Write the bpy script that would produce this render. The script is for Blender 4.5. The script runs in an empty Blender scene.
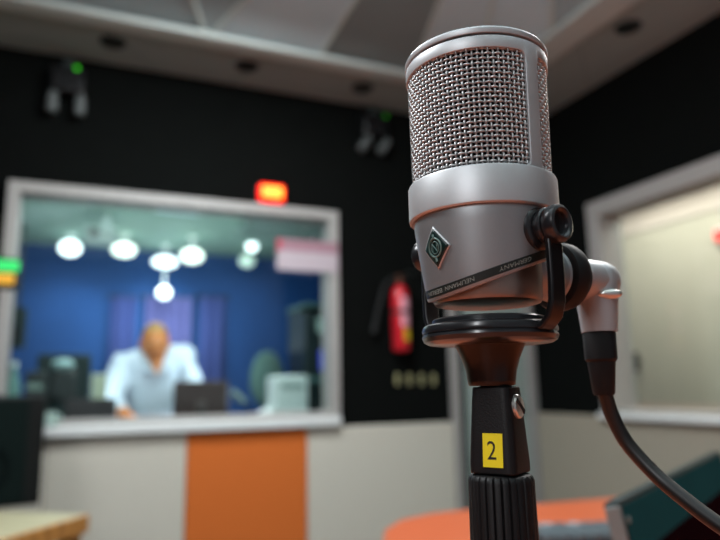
import bpy, bmesh, math, random
from mathutils import Vector, Matrix, Euler
random.seed(7)
PI = math.pi
R = math.radians
C = bpy.context.scene.collection
H = 1.10                       # height of the camera above the floor

# ------------------------------------------------------------------ camera
FPX = 640.0
YAW, PITCH, ROLL = R(23.1), R(10.4), R(-1.0)
FW = Vector((math.sin(YAW)*math.cos(PITCH), math.cos(YAW)*math.cos(PITCH), math.sin(PITCH)))
_r0 = Vector((math.cos(YAW), -math.sin(YAW), 0)); _u0 = _r0.cross(FW)
RT = _r0*math.cos(ROLL) + _u0*math.sin(ROLL)
UP = -_r0*math.sin(ROLL) + _u0*math.cos(ROLL)
def ray(x, y): return RT*((x-360)/FPX) - UP*((y-270)/FPX) + FW
def atY(x, y, Y):
    d = ray(x, y); d = d*(Y/d.y); d.z += H; return d
def atX(x, y, X):
    d = ray(x, y); d = d*(X/d.x); d.z += H; return d
def atZ(x, y, Z):
    d = ray(x, y); d = d*((Z-H)/d.z); d.z += H; return d
def atD(x, y, D):
    d = ray(x, y)*D; d.z += H; return d

cam = bpy.data.cameras.new('camera'); co = bpy.data.objects.new('camera', cam); C.objects.link(co)
M = Matrix((RT, UP, -FW)).transposed().to_4x4(); M.translation = (0, 0, H); co.matrix_world = M
cam.sensor_width = 36; cam.lens = FPX/720*36; cam.clip_start = .01; cam.clip_end = 50
cam.dof.use_dof = True; cam.dof.focus_distance = .262; cam.dof.aperture_fstop = 6.2
bpy.context.scene.camera = co
sc = bpy.context.scene
sc.view_settings.view_transform = 'Standard'; sc.view_settings.look = 'None'; sc.view_settings.exposure = 0
try:
    sc.cycles.use_denoising = True; sc.cycles.max_bounces = 8; sc.cycles.transparent_max_bounces = 8
    sc.cycles.sample_clamp_indirect = 4; sc.cycles.caustics_reflective = False; sc.cycles.caustics_refractive = False
except Exception: pass

# ------------------------------------------------------------------ materials
def lin(c):
    f = lambda v: (v/12.92 if v <= .04045 else ((v+.055)/1.055)**2.4)
    return tuple(f(v/255.0) for v in c) + (1,)
def mat(name, rgb, rough=.6, metal=0, noise=0.0, nscale=40, bump=0.0, bscale=200, emit=None, estr=0, spec=.5, coat=0):
    m = bpy.data.materials.new(name); m.use_nodes = True
    nt = m.node_tree; b = nt.nodes['Principled BSDF']
    col = lin(rgb)
    b.inputs['Base Color'].default_value = col; b.inputs['Roughness'].default_value = rough
    b.inputs['Metallic'].default_value = metal; b.inputs['Specular IOR Level'].default_value = spec
    if coat: b.inputs['Coat Weight'].default_value = coat; b.inputs['Coat Roughness'].default_value = .1
    tc = nt.nodes.new('ShaderNodeTexCoord')
    if noise:
        n = nt.nodes.new('ShaderNodeTexNoise'); n.inputs['Scale'].default_value = nscale; n.inputs['Detail'].default_value = 4
        nt.links.new(tc.outputs['Object'], n.inputs['Vector'])
        mx = nt.nodes.new('ShaderNodeMix'); mx.data_type = 'RGBA'
        mx.inputs[6].default_value = tuple(c*(1-noise) for c in col[:3])+(1,)
        mx.inputs[7].default_value = tuple(min(1, c*(1+noise)) for c in col[:3])+(1,)
        nt.links.new(n.outputs['Fac'], mx.inputs[0]); nt.links.new(mx.outputs[2], b.inputs['Base Color'])
    if bump:
        n2 = nt.nodes.new('ShaderNodeTexNoise'); n2.inputs['Scale'].default_value = bscale
        nt.links.new(tc.outputs['Object'], n2.inputs['Vector'])
        bp = nt.nodes.new('ShaderNodeBump'); bp.inputs['Strength'].default_value = bump; bp.inputs['Distance'].default_value = .002
        nt.links.new(n2.outputs['Fac'], bp.inputs['Height']); nt.links.new(bp.outputs['Normal'], b.inputs['Normal'])
    if emit:
        b.inputs['Emission Color'].default_value = lin(emit); b.inputs['Emission Strength'].default_value = estr
    return m
def glass_mat(name):
    m = bpy.data.materials.new(name); m.use_nodes = True; nt = m.node_tree
    for n in list(nt.nodes):
        if n.type != 'OUTPUT_MATERIAL': nt.nodes.remove(n)
    out = [n for n in nt.nodes][0]
    t = nt.nodes.new('ShaderNodeBsdfTransparent'); t.inputs[0].default_value = (.90, .96, .95, 1)
    g = nt.nodes.new('ShaderNodeBsdfGlossy'); g.inputs['Roughness'].default_value = .02
    fr = nt.nodes.new('ShaderNodeFresnel')
    ge = nt.nodes.new('ShaderNodeNewGeometry'); ma = nt.nodes.new('ShaderNodeMath'); ma.operation = 'MULTIPLY_ADD'
    ma.inputs[1].default_value = 1/1.45-1.45; ma.inputs[2].default_value = 1.45      # same reflectance from both faces of the thin pane
    nt.links.new(ge.outputs['Backfacing'], ma.inputs[0]); nt.links.new(ma.outputs[0], fr.inputs[0])
    mx = nt.nodes.new('ShaderNodeMixShader')
    nt.links.new(fr.outputs[0], mx.inputs[0]); nt.links.new(t.outputs[0], mx.inputs[1]); nt.links.new(g.outputs[0], mx.inputs[2])
    nt.links.new(mx.outputs[0], out.inputs[0])
    return m
def wood_mat(name, a, b_, rough=.45):
    m = mat(name, a, rough); nt = m.node_tree; b = nt.nodes['Principled BSDF']
    tc = nt.nodes.new('ShaderNodeTexCoord'); w = nt.nodes.new('ShaderNodeTexWave')
    w.inputs['Scale'].default_value = 6; w.inputs['Distortion'].default_value = 5; w.inputs['Detail'].default_value = 3
    mx = nt.nodes.new('ShaderNodeMix'); mx.data_type = 'RGBA'; mx.inputs[6].default_value = lin(a); mx.inputs[7].default_value = lin(b_)
    nt.links.new(tc.outputs['Object'], w.inputs['Vector']); nt.links.new(w.outputs['Fac'], mx.inputs[0]); nt.links.new(mx.outputs[2], b.inputs['Base Color'])
    return m

m_wall_black = mat('black_acoustic_foam', (10, 12, 11), .95, noise=.3, nscale=12, bump=.5, bscale=60, spec=.1)
m_wall_white = mat('white_paint', (205, 200, 196), .7, noise=.04, nscale=3)
m_ceiling = mat('ceiling_paint', (156, 167, 164), .85, noise=.06, nscale=4, bump=.1)
m_facet_a = mat('facet_grey', (160, 174, 178), .8, noise=.05, nscale=5)  # the three facet greys carry the light and shade of the folds
m_facet_b = mat('facet_lit_grey', (196, 211, 217), .8, noise=.05, nscale=5)
m_facet_c = mat('facet_shade_and_seam_grey', (130, 138, 138), .8, noise=.05, nscale=5)
m_batten = mat('batten_white', (198, 206, 202), .7, noise=.03)
m_frame = mat('window_frame_paint', (164, 160, 157), .5, noise=.04, nscale=8)
m_sill = mat('sill_paint', (226, 228, 228), .45, noise=.03, nscale=8)
m_panel = mat('beige_fabric', (206, 200, 188), .95, noise=.08, nscale=120, bump=.4, bscale=400, spec=.1)
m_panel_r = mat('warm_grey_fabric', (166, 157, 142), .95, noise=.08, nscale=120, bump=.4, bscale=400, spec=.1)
m_orange = mat('orange_fabric', (214, 112, 52), .95, noise=.1, nscale=120, bump=.4, bscale=400, spec=.1)
m_orange_top = mat('orange_laminate', (184, 90, 54), .42, noise=.04, nscale=20)
m_carpet = mat('carpet', (70, 70, 72), .95, noise=.3, nscale=150, bump=.6, bscale=300)
m_glass = glass_mat('window_glass')
m_silver = mat('satin_nickel', (160, 163, 165), .48, .8, noise=.03, nscale=900, bump=.03, bscale=2500)
m_silver_b = mat('satin_nickel_bright', (196, 199, 201), .5, .65, noise=.02, nscale=900)
m_wire = mat('grille_wire', (190, 190, 190), .36, .85)
m_foam = mat('capsule_foam', (22, 20, 19), .95, noise=.2, nscale=800)
m_black = mat('black_anodised', (24, 24, 26), .32, .3, noise=.2, nscale=300)
m_black_gloss = mat('black_gloss', (30, 31, 34), .28, .0, noise=.15, nscale=200, coat=.3)
m_rubber = mat('black_rubber', (13, 13, 15), .6, noise=.2, nscale=400, spec=.35)
m_plastic = mat('black_plastic', (9, 9, 11), .5, noise=.15, nscale=300, bump=.1, bscale=1500, spec=.35)
m_band = mat('band_green_black', (22, 30, 27), .45)
m_letter = mat('letter_grey', (132, 140, 134), .6)
m_emblem = mat('emblem_green', (96, 122, 116), .45, .3)
m_badge = mat('badge_dark_green', (14, 40, 38), .3)
m_yellow = mat('yellow_sticker', (232, 214, 18), .55, noise=.03)
m_ink = mat('black_ink', (14, 14, 12), .6)
m_chrome = mat('chrome', (225, 222, 216), .3, .85)
m_white = mat('white_plastic', (222, 230, 228), .5, noise=.03)
m_dark = mat('dark_plastic', (24, 32, 32), .5, noise=.15)
m_darkgreen = mat('dark_green_grey', (26, 42, 42), .55, noise=.2, spec=.2)
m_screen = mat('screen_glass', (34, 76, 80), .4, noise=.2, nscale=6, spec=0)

# ------------------------------------------------------------------ mesh helpers
class MB:
    def __init__(s): s.v = []; s.f = []
    def add(s, vs, fs, M=None):
        b = len(s.v)
        s.v += [tuple(M @ Vector(v)) if M is not None else tuple(v) for v in vs]
        s.f += [tuple(i+b for i in f) for f in fs]; return s
    def box(s, c, d, M=None):
        x, y, z = c; a, b, e = d[0]/2, d[1]/2, d[2]/2
        vs = [(x+i*a, y+j*b, z+k*e) for i in (-1, 1) for j in (-1, 1) for k in (-1, 1)]
        return s.add(vs, [(0, 1, 3, 2), (4, 6, 7, 5), (0, 4, 5, 1), (2, 3, 7, 6), (0, 2, 6, 4), (1, 5, 7, 3)], M)
    def lathe(s, prof, n=48, M=None, closed=False):
        vs = []; fs = []; k = len(prof)
        for i in range(n):
            a = 2*PI*i/n
            for r, z in prof: vs.append((r*math.sin(a), -r*math.cos(a), z))
        for i in range(n):
            j = (i+1) % n
            for q in range(k if closed else k-1):
                w = (q+1) % k
                fs.append((i*k+q, j*k+q, j*k+w, i*k+w))
        if not closed:
            if prof[0][0] > 1e-6: fs.append(tuple(i*k for i in range(n))[::-1])
            if prof[-1][0] > 1e-6: fs.append(tuple(i*k+k-1 for i in range(n)))
        return s.add(vs, fs, M)
    def tube(s, pts, r, n=10, M=None, loop=False, caps=True):
        pts = [Vector(p) for p in pts]; m = len(pts)
        rs = r if isinstance(r, (list, tuple)) else [r]*m
        vs = []; fs = []
        up = None
        for i, p in enumerate(pts):
            a = pts[(i-1) % m] if (loop or i > 0) else p
            b = pts[(i+1) % m] if (loop or i < m-1) else p
            t = (b-a).normalized()
            if up is None:
                up = Vector((0, 0, 1)) if abs(t.z) < .9 else Vector((1, 0, 0))
            u = (up - t*up.dot(t)).normalized(); w = t.cross(u); up = u
            for q in range(n):
                an = 2*PI*q/n; vs.append(p + (u*math.cos(an)+w*math.sin(an))*rs[i])
        for i in range(m if loop else m-1):
            j = (i+1) % m
            for q in range(n):
                e = (q+1) % n; fs.append((i*n+q, i*n+e, j*n+e, j*n+q))
        if not loop and caps:
            fs.append(tuple(range(n))[::-1]); fs.append(tuple((m-1)*n+q for q in range(n)))
        return s.add(vs, fs, M)
    def prism(s, poly, z0, z1, M=None):
        n = len(poly)
        vs = [(x, y, z0) for x, y in poly] + [(x, y, z1) for x, y in poly]
        fs = [tuple(range(n))[::-1], tuple(range(n, 2*n))] + [(i, (i+1) % n, n+(i+1) % n, n+i) for i in range(n)]
        return s.add(vs, fs, M)
    def ball(s, c, r, n=20, m=12, M=None):
        rx, ry, rz = r if isinstance(r, (tuple, list)) else (r, r, r)
        vs = [(c[0], c[1], c[2]-rz)]; fs = []
        for j in range(1, m):
            t = -PI/2+PI*j/m
            for i in range(n):
                a = 2*PI*i/n; vs.append((c[0]+rx*math.cos(t)*math.cos(a), c[1]+ry*math.cos(t)*math.sin(a), c[2]+rz*math.sin(t)))
        vs.append((c[0], c[1], c[2]+rz)); L = len(vs)-1
        for i in range(n):
            e = (i+1) % n
            fs.append((0, 1+e, 1+i)); fs.append((L, 1+(m-2)*n+i, 1+(m-2)*n+e))
            for j in range(m-2): fs.append((1+j*n+i, 1+j*n+e, 1+(j+1)*n+e, 1+(j+1)*n+i))
        return s.add(vs, fs, M)
    def build(s, name, m, parent=None, bevel=0, angle=35, seg=2, subsurf=0, smooth=True):
        me = bpy.data.meshes.new(name); me.from_pydata(s.v, [], s.f); me.update()
        bm = bmesh.new(); bm.from_mesh(me); bmesh.ops.recalc_face_normals(bm, faces=bm.faces); bm.to_mesh(me); bm.free()
        if smooth:
            me.polygons.foreach_set('use_smooth', [True]*len(me.polygons)); me.set_sharp_from_angle(angle=R(angle))
        me.materials.append(m)
        o = bpy.data.objects.new(name, me); C.objects.link(o)
        if parent: o.parent = parent
        if bevel:
            b = o.modifiers.new('bevel', 'BEVEL'); b.width = bevel; b.segments = seg; b.limit_method = 'ANGLE'; b.angle_limit = R(40)
        if subsurf:
            b = o.modifiers.new('subd', 'SUBSURF'); b.levels = subsurf; b.render_levels = subsurf
        return o
def T(x=0, y=0, z=0): return Matrix.Translation((x, y, z))
def RX(a): return Matrix.Rotation(a, 4, 'X')
def RY(a): return Matrix.Rotation(a, 4, 'Y')
def RZ(a): return Matrix.Rotation(a, 4, 'Z')
def box(name, c, d, m, parent=None, bevel=0, M=None): return MB().box(c, d, M).build(name, m, parent, bevel)

def tag(o, label, cat, group=None, kind=None):
    o['label'] = label; o['category'] = cat
    if group: o['group'] = group
    if kind: o['kind'] = kind
    return o
def thing(name, label, cat, loc=(0, 0, 0), rz=0, group=None):
    o = bpy.data.objects.new(name, None); C.objects.link(o); o.empty_display_size = .05
    o.location = loc; o.rotation_euler = (0, 0, rz)
    return tag(o, label, cat, group)
def struct(o, label, cat='structure'):
    o['kind'] = 'structure'; o['label'] = label; o['category'] = cat; return o
def copy_tree(o, parent=None):
    c = o.copy(); C.objects.link(c)
    if parent: c.parent = parent
    for ch in list(o.children): copy_tree(ch, c)
    return c
def text_mesh(txt, size):
    cu = bpy.data.curves.new('text', 'FONT'); cu.body = txt; cu.size = size; cu.align_x = 'LEFT'; cu.resolution_u = 4
    ob = bpy.data.objects.new('text', cu); C.objects.link(ob)
    dg = bpy.context.evaluated_depsgraph_get(); dg.update()
    me = bpy.data.meshes.new_from_object(ob.evaluated_get(dg))
    vs = [v.co.copy() for v in me.vertices]; fs = [tuple(p.vertices) for p in me.polygons]
    bpy.data.objects.remove(ob); bpy.data.curves.remove(cu); bpy.data.meshes.remove(me)
    return vs, fs

# ================================================================== the room
YB, XR, ZC = 3.2, 2.5, H+1.61
XL, YF = -1.3, -2.2
# floor & ceiling
struct(box('floor', ((XL+4)/2, (YF+6.4)/2, -.05), (4-XL+.4, 6.4-YF+.4, .1), m_carpet), 'dark grey carpeted floor of the studio', 'floor')
# window opening in the back wall
wx0, wx1, wz0, wz1 = -.368, 1.222, H-.150, H+.948
wb = MB()
wb.box(((XL+wx0)/2, YB+.05, ZC/2), (wx0-XL, .1, ZC))
wb.box(((wx1+XR+.1)/2, YB+.05, ZC/2), (XR+.1-wx1, .1, ZC))
wb.box(((wx0+wx1)/2, YB+.05, (wz1+ZC)/2), (wx1-wx0, .1, ZC-wz1))
wb.box(((wx0+wx1)/2, YB+.05, wz0/2), (wx1-wx0, .1, wz0))
struct(wb.build('wall_back', m_wall_black, smooth=False), 'black acoustic back wall around the control room window', 'wall')
ry0, ry1, rz0, rz1 = .75, 2.61, H-.150, H+.957
wr = MB()
wr.box((XR+.05, (YF+ry0)/2, ZC/2), (.1, ry0-YF, ZC))
wr.box((XR+.05, (ry1+YB)/2, ZC/2), (.1, YB-ry1, ZC))
wr.box((XR+.05, (ry0+ry1)/2, (rz1+ZC)/2), (.1, ry1-ry0, ZC-rz1))
wr.box((XR+.05, (ry0+ry1)/2, rz0/2), (.1, ry1-ry0, rz0))
struct(wr.build('wall_right', m_wall_black, smooth=False), 'black acoustic right wall around the corridor window', 'wall')
struct(box('wall_left', (XL-.05, (YF+YB)/2, ZC/2), (.1, YB-YF, ZC), m_wall_black), 'black left wall outside the picture', 'wall')

# ceiling: flat border with a recessed faceted field
cx0, cx1, cy0, cy1 = -1.0, 1.90, -.9, 2.80
cb = MB()
cb.box(((XL+XR)/2, (cy1+YB)/2, ZC+.03), (XR-XL, YB-cy1, .06))
cb.box(((XL+XR)/2, (cy0+YF)/2, ZC+.03), (XR-XL, cy0-YF, .06))
cb.box(((cx1+XR)/2, (cy0+cy1)/2, ZC+.03), (XR-cx1, cy1-cy0, .06))
cb.box(((cx0+XL)/2, (cy0+cy1)/2, ZC+.03), (cx0-XL, cy1-cy0, .06))
ceil = struct(cb.build('ceiling', m_ceiling, smooth=False), 'pale grey studio ceiling border with a folded centre field', 'ceiling')
ap = (1.05, 1.05)
zr, za = ZC+.01, ZC+.22
rim = [(cx0, 1.0), (cx0, cy1), (-.55, cy1), (.437, cy1), (.98, cy1), (1.51, cy1), (cx1, cy1), (cx1, 2.15), (cx1, 1.3), (cx1, cy0), (.5, cy0), (cx0, cy0)]
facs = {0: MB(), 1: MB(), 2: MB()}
order = [0, 1, 0, 1, 2, 1, 1, 0, 1, 0, 2, 1]  # painted-in shading tone of each facet
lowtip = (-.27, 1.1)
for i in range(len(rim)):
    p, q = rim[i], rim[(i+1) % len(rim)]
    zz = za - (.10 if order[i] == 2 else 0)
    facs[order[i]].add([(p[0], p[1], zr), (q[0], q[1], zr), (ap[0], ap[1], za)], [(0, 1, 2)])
# upstand + back-up slab over the field
up = MB(); up.box(((cx0+cx1)/2, (cy0+cy1)/2, za+.06), (cx1-cx0+.1, cy1-cy0+.1, .04))
up.build('ceiling_slab', m_ceiling, ceil)
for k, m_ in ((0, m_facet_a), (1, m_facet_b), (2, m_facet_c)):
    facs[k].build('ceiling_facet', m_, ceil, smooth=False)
bt = MB()
for p in rim:
    if p[1] > 1.2: bt.tube([(p[0], p[1], zr), (ap[0], ap[1], za)], .012, 6)
bt.tube([(.437, cy1, zr), (lowtip[0], lowtip[1], za-.03)], .014, 6)
bt.build('ceiling_batten', m_batten, ceil)
ed = MB()
ed.box(((cx0+cx1)/2, cy1-.03, ZC-.012), (cx1-cx0+.08, .10, .03)); ed.box((cx1+.08, (cy0+cy1)/2, ZC-.012), (.17, cy1-cy0, .03))
ed.build('ceiling_border', m_batten, ceil, .008)
sm = MB()
for p, q in (((2.11, 2.20), (2.47, 2.53)), ((2.11, 1.3), (2.49, 1.45)), ((.0, 2.86), (.25, 3.19)), ((.75, 2.86), (.62, 3.19))):
    d = Vector((q[0]-p[0], q[1]-p[1], 0)); a = math.atan2(d.y, d.x)
    sm.box((0, 0, 0), (d.length, .006, .004), T((p[0]+q[0])/2, (p[1]+q[1])/2, ZC) @ RZ(a))
sm.build('ceiling_seam', m_facet_c, ceil)

# recessed dark downlights in the border
def downlight():
    t = thing('recessed_downlight', 'x', 'ceiling light', group='unlit downlights in the ceiling border')
    MB().lathe([(.036, -.004), (.055, -.006), (.060, -.001), (.060, .0)], 32).build('trim_ring', m_dark, t)
    MB().lathe([(.0, -.003), (.036, -.003), (.036, -.0005), (0, -.0005)], 32).build('lens', m_black_gloss, t)
    return t
dl0 = downlight()
for i, (x, y, lab) in enumerate(((.033, 2.976, 'small dark recessed downlight at far left, nearest the green-lit spot unit'),
                                 (.667, 2.975, 'small dark recessed downlight above the red lamp, middle of the back border'),
                                 (1.306, 2.985, 'small dark recessed downlight just left of the microphone top'),
                                 (2.21, 1.99, 'small dark recessed downlight in the right ceiling border'))):
    o = dl0 if i == 0 else copy_tree(dl0)
    o.location = (x, y, ZC); o['label'] = lab

# window 1 (control room)
w1 = thing('window_1', 'large control room window with pale frame in the black wall', 'window', ((wx0+wx1)/2, YB, wz0)); w1['kind'] = 'structure'
ww, wh = wx1-wx0, wz1-wz0
f = MB(); fw_ = .05
f.box((-ww/2+fw_/2, .02, wh/2), (fw_, .14, wh)); f.box((ww/2-fw_/2, .02, wh/2), (fw_, .14, wh))
f.box((0, .02, wh-fw_/2), (ww-2*fw_, .14, fw_)); f.box((0, .02, .015), (ww-2*fw_, .14, .03))
f.build('window_frame', m_frame, w1, .004)
MB().box((0, .03, wh/2+.01), (ww-2*fw_, .008, wh-fw_-.03)).build('window_pane', m_glass, w1)
MB().box((.0, -.028, -.017), (ww-.012, .10, .046)).build('window_sill', m_sill, w1, .006)
# window 2 (corridor)
w2 = thing('window_2', 'corridor window with wide pale frame at right', 'window', (XR, (ry0+ry1)/2, rz0)); w2['kind'] = 'structure'
rw, rh = ry1-ry0, rz1-rz0
f = MB(); fr = .085
f.box((.03, -rw/2+fr/2, rh/2), (.16, fr, rh)); f.box((.03, rw/2-fr/2, rh/2), (.16, fr, rh))
f.box((.03, 0, rh-fr/2), (.16, rw-2*fr, fr)); f.box((.03, 0, .01), (.16, rw-2*fr, .02))
f.build('window_frame', m_frame, w2, .004)
MB().box((.086, 0, rh/2), (.008, rw-2*fr, rh-fr-.02)).build('window_pane', m_glass, w2)
MB().box((-.03, 0, -.012), (.10, rw+.02, .03)).build('window_sill', m_sill, w2, .005)

# lower wall cladding panels (fabric)
def panel(x0, x1, m_, lab):
    o = box('acoustic_panel', ((x0+x1)/2, YB-.02, (H-.198)/2+.02), (x1-x0-.004, .036, H-.198-.04), m_, None, .006)
    return tag(o, lab, 'wall panel', 'fabric panels along the back wall base')
panel(-.75, -.138, m_panel, 'beige fabric wall panel behind the black cabinet at far left')
panel(-.138, .454, m_panel, 'beige fabric wall panel left of the orange panel')
panel(.454, 1.046, m_orange, 'orange fabric wall panel below the control room window')
panel(1.046, 1.902, m_panel, 'beige fabric wall panel right of the orange panel')
o = box('acoustic_panel', (XR-.02, 1.2, (H-.165)/2+.02), (.036, 3.9, H-.165-.04), m_panel_r, None, .006)
tag(o, 'warm grey fabric panel along the right wall under the corridor window', 'wall panel')
struct(box('baseboard_back', ((XL+1.9)/2, YB-.012, .02), (1.9-XL, .022, .04), m_dark), 'dark skirting strip along the back wall', 'baseboard')

# door in the corner (mostly hidden by the microphone)
m_door = mat('door_grey_green', (158, 172, 166), .5, noise=.04)
d1 = thing('door_1', 'pale grey green door in the corner behind the microphone', 'door', (2.195, YB, 0)); d1['kind'] = 'structure'
f = MB(); dh = H+.90
f.box((-.268, -.02, dh/2), (.044, .04, dh)); f.box((.262, -.02, dh/2), (.056, .04, dh)); f.box((0, -.02, dh+.02), (.58, .04, .045))
f.build('door_frame', m_frame, d1, .004)
MB().box((.02, -.008, dh/2), (.42, .016, dh-.01)).build('door_leaf', m_door, d1, .003)
MB().box((-.218, -.006, dh*.4), (.05, .012, dh*.8)).build('door_gap_strip', m_darkgreen, d1)  # dark strip set in the gap between frame and leaf
hd = MB(); hd.tube([(.15, -.016, H-.1), (.15, -.06, H-.1), (.05, -.06, H-.1)], .009, 10); hd.build('door_handle', m_chrome, d1)

# ------------------------------------------------------------------ things on the back wall
# twin spot units
def spot_unit(tilt, led_x, led_e):
    t = thing('twin_spot_light', 'x', 'emergency light', group='twin spot units high on the back wall')
    MB().box((0, -.045, 0), (.15, .09, .13)).build('housing', m_black, t, .012)
    MB().box((0, -.05, .085), (.05, .05, .05)).build('bracket', m_dark, t, .006)
    e = bpy.data.objects.new('x', None); bpy.data.objects.remove(e)
    for s in (-1, 1):
        Mx = T(s*.06, -.06, -.115) @ RY(tilt)
        MB().lathe([(0, .05), (.018, .05), (.024, .03), (.026, -.045), (.022, -.05), (0, -.05)], 24, Mx).build('lamp_head', mat('lamp_head_grey', (88, 92, 92), .5), t)
        MB().tube([(s*.045, -.05, -.05), tuple(Mx @ Vector((0, 0, .05)))], .008, 8).build('swivel_arm', m_black, t)
    MB().ball((led_x, -.095, .055), (.010, .008, .010)).build('green_led', mat('green_led', (20, 90, 15), .4, emit=(70, 255, 20), estr=led_e), t)
    return t
u = spot_unit(0, .038, .8); p = atY(66, 82, YB); u.location = (p.x+.01, YB, p.z-.02); u['label'] = 'black twin spot unit with bright green light, upper left above the window'
u = spot_unit(R(35), .058, .16); p = atY(377, 126, YB); u.location = (p.x-.045, YB, p.z-.03); u['label'] = 'black twin spot unit with tilted heads and dim green light beside the microphone'

# red warning lamp above the window
p = atY(271, 192, YB)
t = thing('warning_light', 'glowing red recording light box on the wall above the window', 'light', (p.x-.01, YB, p.z-.022))
MB().box((0, -.015, 0), (.15, .03, .105)).build('backplate', m_dark, t, .01)
MB().box((0, -.045, 0), (.135, .05, .092)).build('lens', mat('red_lens', (200, 20, 10), .4, emit=(255, 20, 12), estr=2.2), t, .016, )
MB().box((0, -.071, 0), (.105, .006, .055)).build('glow_panel', mat('glow_panel', (250, 120, 30), .4, emit=(255, 150, 50), estr=3.0), t, .002)

# fire extinguisher
p = atY(401, 351, YB-.07)
t = thing('fire_extinguisher', 'red fire extinguisher with yellow label hung on the black wall', 'fire extinguisher', (p.x, YB-.075, p.z))
m_red = mat('extinguisher_red', (206, 28, 44), .35, noise=.05, coat=.4)
MB().lathe([(0, 0), (.040, 0), (.047, .012), (.047, .29), (.042, .325), (.028, .35), (.018, .36), (0, .36)], 32).build('cylinder', m_red, t)
v = MB(); v.lathe([(0, .36), (.016, .36), (.016, .40), (0, .40)], 16); v.box((0, -.0, .405), (.03, .03, .03)); v.build('valve', mat('brass_brown', (96, 62, 48), .4, .5), t, .003)
lv = MB(); lv.box((.01, -.03, .425), (.018, .10, .008), RX(R(12))); lv.box((.01, -.035, .39), (.018, .09, .008)); lv.build('lever', m_dark, t, .002)
hs = MB(); hs.tube([(-.01, 0, .385), (-.05, -.01, .40), (-.09, 0, .36), (-.125, .02, .22), (-.15, .03, .10)], [.009]*4+[.014], 10); hs.build('hose', mat('hose_black', (22, 25, 26), .5), t)
def curved(a0, a1, z0, z1, r, n=10):
    b = MB(); vs = []; fs = []
    for i in range(n+1):
        a = a0+(a1-a0)*i/n
        vs += [(r*math.sin(a), -r*math.cos(a), z0), (r*math.sin(a), -r*math.cos(a), z1)]
    for i in range(n): fs.append((2*i, 2*i+2, 2*i+3, 2*i+1))
    return b.add(vs, fs)
curved(-.35, .95, .13, .29, (.0478)).build('label_plate', mat('label_pink', (240, 170, 186), .5, noise=.1, nscale=60), t)
curved(-.05, .80, .055, .115, (.0478)).build('yellow_label', mat('label_yellow', (232, 200, 40), .5), t)
br = MB(); br.lathe([(.048, .20), (.051, .20), (.051, .22), (.048, .22)], 32, closed=True); br.box((0, .068, .21), (.05, .026, .06)); br.build('bracket', m_dark, t)

# four pale switches
m_sw = mat('switch_cream', (166, 162, 120), .5)
def switch():
    t = thing('wall_switch', 'x', 'switch', group='row of pale switches on the black wall')
    MB().box((0, -.004, 0), (.021, .008, .062)).build('plate', m_sw, t, .003)
    MB().box((0, -.011, .004), (.016, .008, .03)).build('rocker', m_sw, t, .003)
    return t
s0 = switch()
for i, (px, lab) in enumerate(((397, 'leftmost small pale switch under the fire extinguisher'), (409, 'second small pale switch from the left under the fire extinguisher'),
                               (421, 'third small pale switch from the left under the fire extinguisher'), (433, 'rightmost small pale switch, nearest the microphone stand'))):
    o = s0 if i == 0 else copy_tree(s0); q = atY(px, 379.5, YB); o.location = (q.x, YB, q.z); o['label'] = lab

# pink and white notice on the window
a = atY(277, 238, YB-.055); b = atY(338, 272, YB-.055)
t = thing('window_notice', 'pink and white notice fixed to the upper right of the window', 'sign', ((a.x+b.x)/2, YB-.055, (a.z+b.z)/2))
nw, nh = b.x-a.x, a.z-b.z+.01
MB().box((0, 0, -nh*.2), (nw, .004, nh*.6)).build('white_field', mat('notice_white', (182, 168, 176), .6, noise=.05), t)
MB().box((0, 0, nh*.28), (nw, .004, nh*.36)).build('pink_field', mat('notice_pink', (158, 118, 130), .6, noise=.06), t)
MB().box((-nw*.47, -.003, nh*.28), (nw*.06, .003, nh*.36)).build('red_edge', mat('notice_red', (196, 60, 84), .6), t)

# green and amber signal lamp at the left end of the window
a = atY(1, 260, YB-.06); b = atY(16, 286, YB-.06)
t = thing('signal_light', 'green over amber lit indicator at the left window edge', 'light', ((a.x+b.x)/2-.03, YB-.055, (a.z+b.z)/2))
MB().box((0, .012, 0), (.15, .03, .14)).build('housing', m_dark, t, .006)
MB().box((0, -.012, .03), (.14, .02, .052)).build('green_lens', mat('green_lens', (20, 150, 70), .4, emit=(50, 220, 110), estr=.9), t, .006)
MB().box((-.008, -.012, -.028), (.125, .02, .045)).build('amber_lens', mat('amber_lens', (170, 120, 20), .4, emit=(230, 170, 50), estr=.8), t, .006)

# ================================================================== control room beyond the window
m_blue = mat('blue_wall', (8, 66, 128), .8, noise=.12, nscale=4)
m_cceil = mat('control_ceiling', (120, 152, 140), .8, noise=.06, nscale=3)
CY0, CY1, CZ = YB+.1, 6.2, H+1.30
struct(box('wall_control_far', (.4, CY1+.05, CZ/2), (5.2, .1, CZ), m_blue), 'deep blue far wall of the control room', 'wall')
struct(box('wall_control_left', (-2.15, (CY0+CY1)/2, CZ/2), (.1, CY1-CY0, CZ), m_blue), 'blue left wall of the control room', 'wall')
struct(box('wall_control_right', (2.45+.02, (CY0+CY1)/2, CZ/2), (.06, CY1-CY0, CZ), m_blue), 'blue right wall of the control room', 'wall')
struct(box('ceiling_control', (.15, (CY0+CY1)/2, CZ+.05), (4.6, CY1-CY0, .1), m_cceil), 'grey green ceiling of the control room', 'ceiling')
# dropped bulkhead upper right
a = atY(262, 243, 4.6)
struct(box('trim_1', (1.72, 4.6, CZ-.04), (1.3, .9, .08), mat('bulkhead', (92, 118, 112), .8, noise=.05)), 'darker dropped bulkhead on the control room ceiling', 'bulkhead')

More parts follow.
